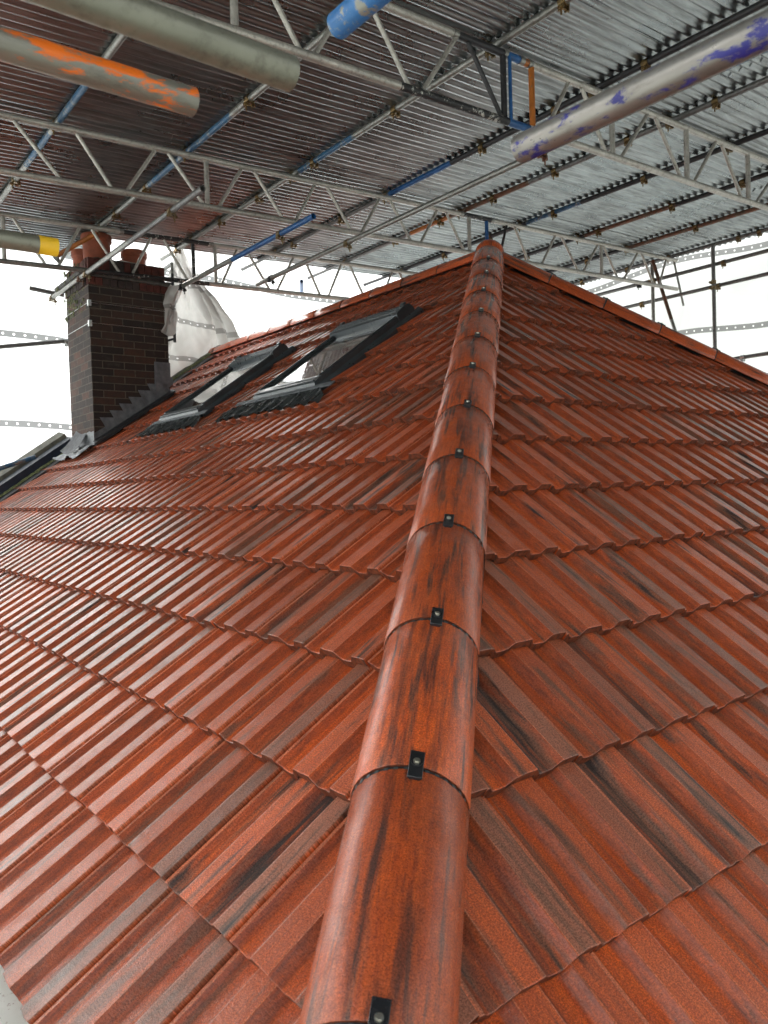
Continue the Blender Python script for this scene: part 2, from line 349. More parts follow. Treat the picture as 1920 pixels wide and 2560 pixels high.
def tile_field(name, O, U, V, N, rows, cols, cuts, mats, parent, seed):
    R = random.Random(seed); verts = []; faces = []; uvs = []; cols_ = []
    vrow = [(0, -.0012), (.0016, 0), (.006, 0), (.12, 0), (.235, 0), (G + .022, 0)]
    nP = len(prof)
    for j in range(rows[0], rows[1]):
        for k in range(cols[0], cols[1]):
            mid = O + U * ((k + .5) * TW) + V * ((j + .5) * G)
            if any((mid - p).dot(n) > .42 for p, n in cuts): continue
            r1, r2 = R.random(), R.random(); dh = R.uniform(-.0012, .0012); dv = R.uniform(-.0025, .0025); rot = R.uniform(-.003, .003); tl = R.uniform(-.002, .002)
            base = len(verts); dr = .0015
            def vv(u, v, h):
                p = O + U * (k * TW + u + rot * (v - .17) * .3) + V * (j * G + v + dv + rot * (u - .15)) + N * (h + dh + tl * (u - .15) * 3 - (TH + .002) * v / G)
                return p
            for i, (u, h, kd) in enumerate(prof):
                jag = noise.noise((Vector((u * 60, j * 3.1, k * 7.7)))) * .003 + noise.noise((Vector((u * 260, j * 3.1, k * 7.7)))) * .0012
                und = h - NT_ if i not in (0, nP - 1) else h - NT_ + .004
                und = max(und, -.056)
                verts.append(vv(u, jag + .001, und))
                for (v, hh) in vrow: verts.append(vv(u, v + (jag if v < .01 else 0), h + hh))
            L = len(vrow) + 1
            for i in range(nP - 1):
                for q in range(L - 1):
                    a = base + i * L + q
                    f = (a, a + L, a + L + 1, a + 1); faces.append(f)
                    for (ii, qq) in ((i, q), (i + 1, q), (i + 1, q + 1), (i, q + 1)):
                        u = k * TW + prof[ii][0]; v = j * G + (vrow[qq - 1][0] if qq else -.02)
                        uvs += [u, v]; kd = prof[ii][2]; cols_ += [r1, r2, kd, 0 if q == 0 else 1]
    me = bpy.data.meshes.new(name); me.from_pydata([tuple(v) for v in verts], [], faces)
    uvl = me.uv_layers.new(name='UVMap'); uvl.data.foreach_set('uv', uvs)
    ca = me.color_attributes.new('tile', 'FLOAT_COLOR', 'CORNER'); ca.data.foreach_set('color', cols_)
    bm = bmesh.new(); bm.from_mesh(me)
    for p, n in cuts:
        bmesh.ops.bisect_plane(bm, geom=list(bm.verts) + list(bm.edges) + list(bm.faces), plane_co=p, plane_no=n, clear_outer=True)
    if U.cross(V).dot(N) < 0: bmesh.ops.reverse_faces(bm, faces=bm.faces)
    bm.to_mesh(me); bm.free()
    return link(name, me, mats, parent, 24)

roof = thing('tiled_roof', 'red and brown interlocking tiled hip roof, wet, running from the near corner up to the ridge', 'roof', (APEX.x, APEX.y, APEX.z))
hipn = HIP.cross(Vector((0, 0, 1))).normalized()          # points to the right-face side
if hipn.x < 0: hipn = -hipn
SV1, SV2 = 6.85, 7.25
RT = (APEX - OL).dot(VL)
cutsL = [(H0, hipn), (PL(0, RT - .03), VL), (PL(SV2, 0), Vector((0, 1, 0)))]
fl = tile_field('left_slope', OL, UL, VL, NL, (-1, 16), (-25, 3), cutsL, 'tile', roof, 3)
hip2n = HIP2.cross(Vector((0, 0, 1))).normalized(); hip2n = hip2n if hip2n.x > 0 else -hip2n
cutsR = [(H0, -hipn), (APEX, hip2n)]
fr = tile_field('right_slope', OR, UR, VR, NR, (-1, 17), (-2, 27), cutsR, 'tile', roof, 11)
fl.name = 'tile_slope'; fr.name = 'tile_slope'
# dark felt underlay and the unseen far slope
bm = bmesh.new()
e0 = PL(0, -G + .03, -.07); hb = H0 + HIP * .21 + Vector((0, 0, -.09)); ap = APEX + Vector((0, 0, -.09))
far = Vector((0, OL.y + SV2, 0))
q = [hb, ap, Vector((ap.x, far.y, ap.z)), Vector((hb.x, far.y, hb.z))]
bm.faces.new([bm.verts.new(p) for p in q])
h2 = ap + HIP2 * ((ap.z - hb.z) / -HIP2.z)
bm.faces.new([bm.verts.new(p) for p in (hb, h2, ap)])
bx = [h2, Vector((h2.x, far.y, h2.z)), Vector((ap.x, far.y, ap.z)), ap]
fin('roofing_felt', bm, 'black', roof)
bm = bmesh.new(); vs = [bm.verts.new(p + Vector((0, 0, .05))) for p in bx]; bm.faces.new(vs); fin('tile_slope', bm, 'terracotta', roof)
# gable end / party wall closing, and eaves gutter
def halfpipe(bm, p0, p1, r, up, a0=-90, a1=90, n=22, wall=.014, nseg=1, uvo=None, rr=(0, 0)):
    """curved cap: arc around the 'up' vector"""
    p0, p1 = Vector(p0), Vector(p1); d = (p1 - p0).normalized(); up = (up - d * up.dot(d)).normalized(); sd_ = d.cross(up)
    uvl = bm.loops.layers.uv.verify(); cl = bm.loops.layers.float_color.get('tile') or bm.loops.layers.float_color.new('tile')
    R1, R2 = rnd.random(), rnd.random(); L = (p1 - p0).length; rows = []
    stations = [(0, 0, -.0016), (.003, 0, 0)] + [(L * k / nseg, 0, 0) for k in range(1, nseg)] + [(L - .003, 0, 0), (L, 0, -.0016)]
    for (t, _, dr) in stations:
        row = []
        for i in range(n + 1):
            a = math.radians(a0 + (a1 - a0) * i / n); rad = r + dr + rr[0] * (1 - t / L) + rr[1] * t / L
            jit = noise.noise(Vector((a * 9, R1 * 50, t * 4))) * .0012
            row.append(bm.verts.new(p0 + d * t + (up * math.cos(a) + sd_ * math.sin(a)) * (rad + jit)))
        rows.append((t, row))
    inner = [[bm.verts.new(p0 + d * t + (up * math.cos(math.radians(a0 + (a1 - a0) * i / n)) + sd_ * math.sin(math.radians(a0 + (a1 - a0) * i / n))) * (r - wall)) for i in range(n + 1)] for t in (0, L)]
    def F(vs, uv, al=1):
        f = bm.faces.new(vs)
        for lp, w in zip(f.loops, uv): lp[uvl].uv = w; lp[cl] = (R1, R2, 1, al)
    for k in range(len(rows) - 1):
        (t0, ra), (t1, rb) = rows[k], rows[k + 1]
        for i in range(n):
            ua, ub = r * math.radians(a1 - a0) * i / n, r * math.radians(a1 - a0) * (i + 1) / n
            F((ra[i], ra[i + 1], rb[i + 1], rb[i]), ((ua, t0), (ub, t0), (ub, t1), (ua, t1)))
    for rw, inn in ((rows[0][1], inner[0]), (rows[-1][1], inner[1])):
        for i in range(n): F((rw[i], rw[i + 1], inn[i + 1], inn[i]), ((i * .01, 0), (i * .01 + .01, 0), (i * .01 + .01, .01), (i * .01, .01)), 0)
    for i in range(n): F((inner[0][i], inner[0][i + 1], inner[1][i + 1], inner[1][i]), ((i * .01, 0), (i * .01 + .01, 0), (i * .01 + .01, .4), (i * .01, .4)))
    for s_ in (0, n):
        F([rw[s_] for _, rw in rows] + [inner[1][s_], inner[0][s_]], [(0, t) for t, _ in rows] + [(.01, .4), (.01, 0)])

hup = (NL + NR).normalized()
CAPR = .116; CL_ = .4575
def clip_at(parent, p, d, up, ang, r):
    up = (up - d * up.dot(d)).normalized(); sd_ = d.cross(up); a = math.radians(ang)
    n = (up * math.cos(a) + sd_ * math.sin(a)); x = (sd_ * math.cos(a) - up * math.sin(a))
    bm = bmesh.new(); o = p + n * (r + .001)
    add_box(bm, (-.014, -.034, -.002), (.014, .03, .0045), 0, (x, d, n), o)
    add_box(bm, (-.0105, -.0335, -.02), (.0105, -.0285, .0), 0, (x, d, n), o)
    bevel(bm, .0012, 1)
    add_tube(bm, o + n * .0045, o + n * .0075, .0105, 16, 0, hollow=False)
    add_tube(bm, o + n * .0075, o + n * .0105, .0068, 14, 1, hollow=False)
    add_tube(bm, o + n * .0105, o + n * .0125, .0045, 6, 1, hollow=False)
    return fin('clip', bm, ['clip', 'screw'], parent, 40)
def cap_row(P0, d, count, up, first, r=CAPR, clips=True, name='hip_tile', drop=.0, a=86, clipang=7, gap=.0075):
    for i in range(count):
        p0 = P0 + d * (first + i * CL_) + up * drop; p1 = p0 + d * (CL_ - gap)
        bm = bmesh.new()
        jx = Vector((rnd.uniform(-1, 1), rnd.uniform(-1, 1), 0)) * .0015
        # lower end stands a little proud of the next cap down
        halfpipe(bm, p0 + jx, p1 + jx, r, up, -a, a, 26, .016, 3, rr=(.0016, -.0012))
        o = fin(name, bm, 'ridge', roof, 40)
        # black union with pale studs under the joint
        bm = bmesh.new(); halfpipe(bm, p0 - d * .018, p0 + d * .02, r - .0045, up, -a + 4, a - 4, 24, .004, 1)
        u = fin('union', bm, 'black', o, 40)
        bm = bmesh.new(); u3 = (up - d * up.dot(d)).normalized(); s3 = d.cross(u3)
        for q in range(15):
            an = math.radians(-70 + 10 * q); nn = u3 * math.cos(an) + s3 * math.sin(an); tt = s3 * math.cos(an) - u3 * math.sin(an)
            add_box(bm, (-.004, -.0135, -.0075), (.004, -.004, -.0015), 0, (tt, d, nn), p0 + nn * r)
        fin('union_stud', bm, 'teal', o)
        if clips and (name == 'hip_tile' and d == HIP or i > 0): clip_at(o, p0, d, up, clipang + rnd.uniform(-2, 2), r + .002)
AX0 = H0 - hup * .006
cap_row(AX0, HIP, 13, hup, .582 - CL_, clipang=7)
# finish the top with a mitred end cap
n2 = Vector((math.sin(pL), 0, math.cos(pL)))
hup2 = (n2 + NR).normalized()
cap_row(APEX - hup2 * .05 + HIP2 * .02, HIP2, 13, hup2, .03, r=.104, clips=True, clipang=0)
RUP = Vector((0, 0, 1))
cap_row(APEX + Vector((0, .03, -.058)), Vector((0, 1, 0)), 11, RUP, .02, r=.104, name='ridge_tile', clips=True, clipang=0)
bm = bmesh.new(); uvl = bm.loops.layers.uv.verify(); res = bmesh.ops.create_uvsphere(bm, u_segments=32, v_segments=16, radius=.116)
tl_ = bm.loops.layers.float_color.new('tile')
for v in res['verts']: v.co = v.co + APEX - hup * .012
for f in bm.faces:
    for lp in f.loops: c_ = lp.vert.co - APEX; lp[uvl].uv = (.17 + c_.dot(sd0 := HIP.cross(hup)), c_.dot(HIP)); lp[tl_] = (.4, .5, 1, 1)
fin('apex_cap', bm, 'ridge', roof, 60)
def core(P0, d, up, L):
    x = d.cross(up).normalized(); bm = bmesh.new(); add_box(bm, (-.028, 0, -.06), (.028, L, .075), 0, (x, d, x.cross(d)), P0); fin('ridge_batten', bm, 'black', roof)
core(H0 + HIP * .1, HIP, hup, 6.1); core(APEX + HIP2 * .1 - hup2 * .04, HIP2, hup2, 5.7); core(APEX + Vector((0, .1, -.05)), Vector((0, 1, 0)), RUP, 5.0)
# black membrane strips showing ragged beside the caps
def ragged(P0, d, n, side, L, w0=.118, seed=1, off=-.016, name='membrane_strip', depth=.004):
    R = random.Random(seed); bm = bmesh.new(); k = int(L / .022); prev = None
    for i in range(k + 1):
        t = L * i / k; ww = .008 + depth * max(0, noise.noise(Vector((t * 6, seed * 7.3, 0)))) * 1.6 + R.uniform(0, .005)
        a = P0 + d * t + side * (w0 - .03) + n * off; b = P0 + d * t + side * (w0 + ww) + n * (off - .002 + R.uniform(-.003, .004))
        c = P0 + d * t + side * (w0 + .004) + n * (off + .022)
        row = [bm.verts.new(x) for x in (c, a, b)]
        if prev:
            for q in range(2): bm.faces.new((prev[q], prev[q + 1], row[q + 1], row[q]))
        prev = row
    return fin(name, bm, 'black', roof)
sL = (NL.cross(HIP)).normalized(); sL = sL if sL.dot(hipn) < 0 else -sL
sR = (NR.cross(HIP)).normalized(); sR = sR if sR.dot(hipn) > 0 else -sR
ragged(H0 + HIP * .1, HIP, NL, sL, 6.1, .112, 2, -.004)
ragged(H0 + HIP * .1, HIP, NR, sR, 6.1, .112, 5, -.004)
sB = (NR.cross(HIP2)).normalized(); sB = sB if sB.z < 0 else -sB
ragged(APEX + HIP2 * .12, HIP2, NR, sB, 5.6, .085, 8, -.02, depth=.01)
ragged(APEX + Vector((0, .1, 0)), Vector((0, 1, 0)), NL, -VL, 5.0, .08, 9, -.03, depth=.004)

# eaves: fascia + gutter on both sides
def gutter(p0, d, out, L):
    bm = bmesh.new(); n = 14; wall = .004; r = .056; rows = []
    c = Vector(p0) + out * .045 + Vector((0, 0, -.075))
    for t in (0, L):
        o_ = [bm.verts.new(c + d * t + (out * math.cos(a) + Vector((0, 0, 1)) * math.sin(a)) * r) for a in [PI + PI * i / n for i in range(n + 1)]]
        i_ = [bm.verts.new(c + d * t + (out * math.cos(a) + Vector((0, 0, 1)) * math.sin(a)) * (r - wall)) for a in [PI + PI * i / n for i in range(n + 1)]]
        rows.append((o_, i_))
    for i in range(n):
        bm.faces.new((rows[0][0][i], rows[0][0][i + 1], rows[1][0][i + 1], rows[1][0][i])); bm.faces.new((rows[0][1][i + 1], rows[0][1][i], rows[1][1][i], rows[1][1][i + 1]))
    for s_ in (0, n): bm.faces.new((rows[0][0][s_], rows[0][1][s_], rows[1][1][s_], rows[1][0][s_]))
    add_box(bm, (0, -.09, -.24), (L, -.07, -.05), 0, (d, out, Vector((0, 0, 1))), Vector(p0))
    fin('gutter', bm, 'pvc', roof)
gutter((.25, PR(0, -G).y, PR(0, -G).z), Vector((1, 0, 0)), Vector((0, -1, 0)), 8.4)

# lead bonding gutter and the raised party-wall verge, running up the slope at the far left
def strip(name, pts, t0, t1, mat, parent):
    """pts: (s,h) outline extruded up the slope"""
    bm = bmesh.new(); a = [PL(s, t0, h) for s, h in pts]; add_prism(bm, a, PL(0, t1, 0) - PL(0, t0, 0), 0); return fin(name, bm, mat, parent)
strip('verge_trim', [(6.86, -.01), (6.99, .0), (6.99, -.03), (6.86, -.04)], -G, RT + .02, 'galv_black', roof)
bm = bmesh.new()
vs = grid_uv(bm, lambda a, b: PL(6.99 + .055 * b, -G + a * (RT + G), .006 + .022 * math.sin(b * PI) + .012 * noise.noise(Vector((a * 90, b * 3, 2)))), 220, 5)
fin('moss_strip', bm, 'moss', roof)
par = thing('party_wall_upstand', 'dark membrane-faced upstand with a pale olive board on top, beside the far left roof edge', 'upstand', PL(7.2, 0))
strip('membrane_face', [(7.05, -.06), (7.05, .1), (7.2, .12), (7.2, -.06)], -G, 2.55, 'navy', par)
strip('top_board', [(7.21, .1), (7.21, .16), (7.36, .2), (7.36, .1)], -G, 2.55, 'board', par)
strip('membrane_face', [(7.05, -.06), (7.05, .03), (7.1, .04), (7.1, -.06)], 3.3, RT + .1, 'board', par)

# ------------------------------------------------------------------ skylights
def skylight(label, s0, s1, t0, t1, ap):
    sk = thing('skylight', label, 'skylight', PL((s0 + s1) / 2, t0), 'skylights in the left slope')
    AX = (Vector((0, 1, 0)), VL, NL); H = .056
    def bxs(bm, a, b, bw=.004): 
        add_box(bm, a, b, 0, AX, OL)
    # side, front and top frame covers (butted)
    fw = .046
    for (a, b) in (((s0, t0 + .075, -.06), (s0 + fw, t1 - .13, H)), ((s1 - fw, t0 + .075, -.06), (s1, t1 - .13, H))):
        bm = bmesh.new(); bxs(bm, a, b); add_box(bm, (a[0] + .012, a[1] + .002, H), (b[0] - .02, b[1] - .002, H + .007), 0, AX, OL); bevel(bm, .003, 1); fin('frame', bm, 'frame', sk)
    # front sill: sloping cover with a lower lip
    bm = bmesh.new(); pts = [(t0, -.03), (t0 + .004, H - .03), (t0 + .012, H - .012), (t0 + .075, H - .002), (t0 + .098, H - .004), (t0 + .098, -.06), (t0, -.06)]
    add_prism(bm, [PL(s0 + .003, t, h) for t, h in pts], Vector((0, s1 - s0 - .006, 0))); fin('sill', bm, 'frame', sk)
    bm = bmesh.new(); add_box(bm, (s0 + .02, t0 + .02, H - .01), (s1 - .02, t0 + .034, H + .002), 0, AX, OL); bevel(bm, .002, 1); fin('glazing_bead', bm, 'frame', sk)
    # hood
    bm = bmesh.new(); pts = [(t1 - .17, H - .02), (t1 - .165, H + .016), (t1 - .15, H + .026), (t1 - .06, H + .035), (t1 - .02, H + .026), (t1, H - .01), (t1, -.06), (t1 - .17, -.06)]
    add_prism(bm, [PL(s0 - .006, t, h) for t, h in pts], Vector((0, s1 - s0 + .012, 0))); hd = fin('hood', bm, 'frame', sk)
    bm = bmesh.new()
    for k in range(3): add_box(bm, (s0 + .02, t1 - .14 + k * .03, H + .024 + k * .003), (s1 - .02, t1 - .135 + k * .03, H + .034 + k * .003), 0, AX, OL)
    fin('hood_rib', bm, 'frame', hd)
    for s_ in (s0 + .02, s1 - .06):
        bm = bmesh.new(); add_box(bm, (s_, t1 - .055, H + .03), (s_ + .04, t1 - .02, H + .046), 0, AX, OL); bevel(bm, .004, 1); fin('hood_cap', bm, 'frame', hd)
    bm = bmesh.new(); add_box(bm, (s0 + fw - .002, t0 + .1, H - .05), (s1 - fw + .002, t1 - .175, H - .016), 0, AX, OL); fin('pane', bm, 'glass', sk)
    # inner gasket lines
    bm = bmesh.new()
    bm.free()
    for (a, b) in (((s0 + fw, t0 + .1), (s0 + fw + .012, t1 - .17)), ((s1 - fw - .012, t0 + .1), (s1 - fw, t1 - .17))):
        bm = bmesh.new(); add_box(bm, (a[0], a[1], H - .03), (b[0], b[1], H - .008), 0, AX, OL); fin('gasket', bm, 'black', sk)
    # side flashing channels
    for (a, b) in ((s0 - .028, s0), (s1, s1 + .028)):
        bm = bmesh.new(); pts = [(a, -.004), (a + .01, .008), (b - .02, .004), (b, .02), (b, -.03), (a, -.03)]
        if a > s0: pts = [(b, -.004), (b - .01, .008), (a + .02, .004), (a, .02), (a, -.03), (b, -.03)]
        add_prism(bm, [PL(s, t0 + .02, h) for s, h in pts], PL(0, t1 + .05) - PL(0, t0 + .02)); fin('side_flashing', bm, 'frame', sk)
    bm = bmesh.new(); add_box(bm, (s0 - .02, t1, -.02), (s1 + .02, t1 + .035, .004), 0, AX, OL); fin('top_flashing', bm, 'black', sk)
    # pleated apron dressed over the tile profile
    bm = bmesh.new(); a0, a1 = ap
    def hp(s):
        u = (-s) % TW
        for (ua, ha, _), (ub, hb_, _) in zip(prof[2:-2], prof[3:-1]):
            if ua <= u <= ub: return ha + (hb_ - ha) * (u - ua) / max(1e-6, ub - ua)
        return -.004
    def fn(a, b):
        s = a0 + (a1 - a0) * a; edge = .012 * noise.noise(Vector((s * 14, 3, 0))); tap = max(0, (s - s1 - .02)) * .35 + max(0, (s0 - .02 - s)) * .6
        t = t0 - .2 + edge + (t0 + .005 - tap - t0 + .2 - edge) * b
        fall = -(TH) * (((t / G) % 1))
        h = hp(s) * .8 * (1 - .75 * b) + .013 + .008 * b + .003 * math.sin(s * 130) + .003 * noise.noise(Vector((s * 30, b * 3, 1)))
        return PL(s, t, h + fall * (1 - b) * .9)
    grid_uv(bm, fn, 150, 8)
    geo = bmesh.ops.solidify(bm, geom=list(bm.faces), thickness=.003)
    fin('apron', bm, 'apron', sk, 40)
    bm = bmesh.new(); add_prism(bm, [PL(a0 + .05, t0 - .03, .016), PL(a0 + .05, t0 + .012, .02), PL(a0 + .05, t0 + .012, .026), PL(a0 + .05, t0 - .03, .022)], Vector((0, a1 - a0 - .12, 0)))
    fin('apron_lip', bm, 'lead', sk)
    return sk
skylight('larger looking dark grey framed skylight nearest the hip, with scratched reflections in its glass', 2.31, 3.13, 2.63, 3.67, (2.05, 3.44))
skylight('dark grey framed skylight nearest the brick chimney, smaller in view, pale reflection in its glass', 4.05, 4.87, 2.63, 3.69, (3.84, 5.06))

# ------------------------------------------------------------------ chimney
CX0, CX1, CY0, CY1 = 2.63, 3.455, 8.09, 8.83
ZB, ZT = .2, 2.19
ch = thing('brick_chimney', 'tall dark sooty brick chimney with terracotta pots at the far left roof edge', 'chimney', (CX0, CY0, ZB))
def wall_uv(bm, pts, uvs, mi):
    uvl = bm.loops.layers.uv.verify(); f = bm.faces.new([bm.verts.new(p) for p in pts]); f.material_index = mi
    for lp, w in zip(f.loops, uvs): lp[uvl].uv = w
bm = bmesh.new(); W1, W2 = CX1 - CX0, CY1 - CY0
z0, z1 = ZB, ZT
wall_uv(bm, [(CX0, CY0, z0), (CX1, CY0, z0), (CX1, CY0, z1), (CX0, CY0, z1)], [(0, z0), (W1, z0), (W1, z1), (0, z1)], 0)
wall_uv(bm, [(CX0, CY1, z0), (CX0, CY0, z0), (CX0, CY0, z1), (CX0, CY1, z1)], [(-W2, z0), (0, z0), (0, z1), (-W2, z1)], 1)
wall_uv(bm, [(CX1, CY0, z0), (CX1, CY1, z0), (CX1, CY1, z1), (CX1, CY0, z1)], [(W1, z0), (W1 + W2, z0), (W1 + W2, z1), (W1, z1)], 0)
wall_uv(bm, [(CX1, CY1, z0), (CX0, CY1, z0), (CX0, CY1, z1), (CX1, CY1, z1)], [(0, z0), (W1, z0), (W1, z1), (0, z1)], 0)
fin('stack', bm, ['brick', 'brick2'], ch)
def soldiers(zlo, zhi, out, seed, redp):
    R = random.Random(seed); x0, x1, y0, y1 = CX0 - out, CX1 + out, CY0 - out, CY1 + out
    bm = bmesh.new(); n = 11; w = (x1 - x0) / n
    core = (x0 + .02, y0 + .02, x1 - .02, y1 - .02)
    add_box(bm, (core[0], core[1], zlo), (core[2], core[3], zhi - .002), 2)
    for i in range(n):
        for (ya, yb) in ((y0, y0 + .05), (y1 - .05, y1)):
            j = R.uniform(-.004, .004); b2 = bmesh.new(); add_box(bm, (x0 + i * w + .004, ya + j, zlo + .003), (x0 + (i + 1) * w - .004, yb + j, zhi - R.uniform(0, .008)), 0 if redp(i, R) else 1); b2.free()
    n = 9; w = (y1 - y0 - .12) / n
    for i in range(n):
        for (xa, xb) in ((x0, x0 + .05), (x1 - .05, x1)):
            j = R.uniform(-.004, .004); add_box(bm, (xa + j, y0 + .06 + i * w + .004, zlo + .003), (xb + j, y0 + .06 + (i + 1) * w - .004, zhi - R.uniform(0, .008)), 0 if redp(5, R) else 1)
    fin('soldier_course', bm, ['soldier', 'soldier_dark', 'mortar'], ch)
soldiers(2.19 - .0, 2.27, .012, 4, lambda i, R: i in (0, 1, 7, 8, 9, 10))
bm = bmesh.new(); add_box(bm, (CX0 - .1, CY0 - .045, 2.27), (CX1 + .05, CY1 + .08, 2.31)); bevel(bm, .006, 2); fin('creasing_slab', bm, 'slab', ch)
soldiers(2.31, 2.47, -.005, 5, lambda i, R: i in (0, 1, 2, 5, 7, 8, 9, 10))
bm = bmesh.new()
def flau(a, b):
    x = CX0 + .01 + (CX1 - CX0 - .02) * a; y = CY0 + .01 + (CY1 - CY0 - .02) * b; e = min(a, 1 - a, b, 1 - b)
    return Vector((x, y, 2.468 + .05 * min(1, e * 5) + .02 * noise.noise(Vector((x * 12, y * 12, 0)))))
grid_uv(bm, flau, 30, 26); fin('flaunching', bm, 'mortar', ch, 60)
def mossy(): 
    bm = bmesh.new(); R = random.Random(9)
    for i in range(320):
        z = R.uniform(1.95, 2.48); y = R.uniform(CY0 + .12, CY1 + .02)
        if R.random() > (y - CY0) * 1.3: continue
        p = Vector((CX0 - R.uniform(-.005, .012) - (.1 if 2.27 < z < 2.31 else 0), y, z)); r = R.uniform(.007, .02)
        res = bmesh.ops.create_icosphere(bm, subdivisions=2, radius=r)
        for v in res['verts']: v.co = v.co * (1 + .5 * noise.noise(v.co * 90 + p * 20)); v.co.x *= .35; v.co += p
    fin('moss', bm, 'moss', ch)['kind'] = 'stuff'
mossy()
def pot(x, y, r, zb, zt):
    bm = bmesh.new(); n = 32; pr_ = [(r * .93, zb), (r * .95, zt - .1), (r * .96, zt - .075), (r * 1.06, zt - .065), (r * 1.08, zt - .02), (r * 1.03, zt), (r * .9, zt), (r * .86, zt - .06), (r * .84, zb + .05)]
    rows = [[bm.verts.new((x + rr * math.cos(2 * PI * i / n), y + rr * math.sin(2 * PI * i / n), z)) for i in range(n)] for rr, z in pr_]
    for a, b in zip(rows, rows[1:]):
        for i in range(n): bm.faces.new((a[i], a[(i + 1) % n], b[(i + 1) % n], b[i]))
    bm.faces.new(rows[-1][::-1]); fin('chimney_pot', bm, 'terracotta', ch, 40)
pot(2.82, 8.36, .145, 2.46, 2.775); pot(2.78, 8.66, .12, 2.46, 2.68); pot(3.24, 8.42, .13, 2.46, 2.69); pot(3.3, 8.7, .12, 2.46, 2.66)
# tie wires with corner brackets
for z in (2.005, 1.80):
    bm = bmesh.new(); e = .006
    cs = [(CX0 - e, CY0 - e), (CX1 + e, CY0 - e), (CX1 + e, CY1 + e), (CX0 - e, CY1 + e)]
    for (a, b) in zip(cs, cs[1:] + cs[:1]): add_tube(bm, (a[0], a[1], z), (b[0], b[1], z), .0022, 6, 0, hollow=False)
    o = fin('tie_wire', bm, 'wire', ch)
    bm = bmesh.new(); add_box(bm, (CX0 - .012, CY0 - .011, z - .035), (CX0 + .02, CY0 - .003, z + .025)); add_box(bm, (CX0 - .012, CY0 - .003, z - .035), (CX0 - .004, CY0 + .02, z + .025)); fin('corner_bracket', bm, 'wire', o)
# stepped lead flashing on the face towards the hip
bm = bmesh.new(); tp = math.tan(pL)
def roofz(x): return OL.z + (x - OL.x) * tp
zs = .83; R = random.Random(2)
for i in range(6):
    z = .846 + .0745 * i; xr = OL.x + (z - OL.z) / tp; xl = xr - .145 + R.uniform(-.008, .008); xa = xr + .03
    x_t0 = xr - .115 - .02 + R.uniform(-.01, .01); j = R.uniform(0, .004)
    x0 = 2.69 + i * .102
    pts = [(x0, CY0 - .004 - j, z), (x0 + .225, CY0 - .004 - j, z + .004), (x0 + .26, CY0 - .004 - j, roofz(x0 + .26) + .01), (x0 + .1, CY0 - .004 - j, roofz(x0 + .1) + .01)]
    add_prism(bm, pts, (0, -.006 - j * .5, 0))
pts = [(CX0 - .006, CY0 - .003, roofz(CX0) - .02), (CX1 + .01, CY0 - .003, roofz(CX1) - .02), (CX1 + .01, CY0 - .003, roofz(CX1) + .05), (CX0 - .006, CY0 - .003, roofz(CX0) + .13)]
add_prism(bm, pts, (0, -.004, 0)); fin('step_flashing', bm, 'lead', ch)
bm = bmesh.new(); add_prism(bm, [(CX0 - .02, CY0 - .012, roofz(CX0) + .05), (CX1 + .02, CY0 - .012, roofz(CX1) + .05), (CX1 + .02, CY0 - .09, roofz(CX1) + .03), (CX0 - .02, CY0 - .09, roofz(CX0) + .03)], NL * -.03); fin('soaker', bm, 'galv_black', ch)
bm = bmesh.new(); add_prism(bm, [(3.28, CY0 - .014, 1.20), (3.46, CY0 - .014, 1.29), (3.46, CY0 - .014, 1.455), (3.285, CY0 - .014, 1.455)], (0, -.006, 0))
add_prism(bm, [(3.28, CY0 - .02, 1.1), (3.48, CY0 - .02, 1.22), (3.48, CY0 - .02, 1.3), (3.29, CY0 - .02, 1.31)], (0, -.006, 0)); fin('upright_lead', bm, 'lead', ch)
bm = bmesh.new()
def fapr(a, b):
    y = CY0 - .03 + (CY1 - CY0 + .05) * a
    if b < .45:
        x = CX0 - .012; z = roofz(CX0) + .15 - b / .45 * .15; k = .01
    else:
        q_ = (b - .45) / .55; x = CX0 - .012 - q_ * .2; z = roofz(x) + .03; k = .035
    return Vector((x + k * .5 * noise.noise(Vector((a * 6, b * 5, 1))), y, z + k * noise.noise(Vector((a * 8, b * 6, 4))) + (.05 * max(0, noise.noise(Vector((a * 5, 2, 0)))) * b * b)))
grid_uv(bm, fapr, 40, 24); bmesh.ops.solidify(bm, geom=list(bm.faces), thickness=.003); fin('apron_flashing', bm, 'lead_bright', ch, 40)
bm = bmesh.new()
grid_uv(bm, lambda a, b: Vector((CX0 - .02 - .16 * b, CY0 + .2 + .32 * a + .05 * b, roofz(CX0 - .02 - .16 * b) + .05 + .1 * (1 - b) ** 2 + .06 * a * a)), 10, 10)
bmesh.ops.solidify(bm, geom=list(bm.faces), thickness=.003); fin('lead_offcut', bm, 'lead', ch, 40)

# ------------------------------------------------------------------ house body, ground
hw = thing('house_wall', 'rendered house wall under the eaves', 'wall', (1, 1, -6.1))
bm = bmesh.new(); ez = PL(0, -G).z - .12
add_box(bm, (.62, .9, -6.1), (8.3, 8.75, ez)); fin('masonry', bm, 'render', hw)
bm = bmesh.new(); add_box(bm, (.36, .62, ez - .02), (8.6, 8.8, ez - .001)); fin('soffit', bm, 'pvc', hw)
bm = bmesh.new(); s_ = 400
bm.faces.new([bm.verts.new(p) for p in ((-s_, -s_, -6.1), (s_, -s_, -6.1), (s_, s_, -6.1), (-s_, s_, -6.1))]); g_ = fin('ground', bm, 'ground'); g_['kind'] = 'structure'
nb = thing('neighbour_cover', 'pale pinkish sloping sheet over the neighbouring roof beyond the party wall', 'cover', PL(8.3, 0))
bm = bmesh.new(); pts = [PL(7.6, -.6, -.05), PL(7.6, 3.1, -.05), PL(9.1, 2.6, .5), PL(9.1, -.6, .5)]; add_prism(bm, pts, (0, 0, -.03)); fin('cover_sheet', bm, 'neighbour', nb)
bm = bmesh.new()
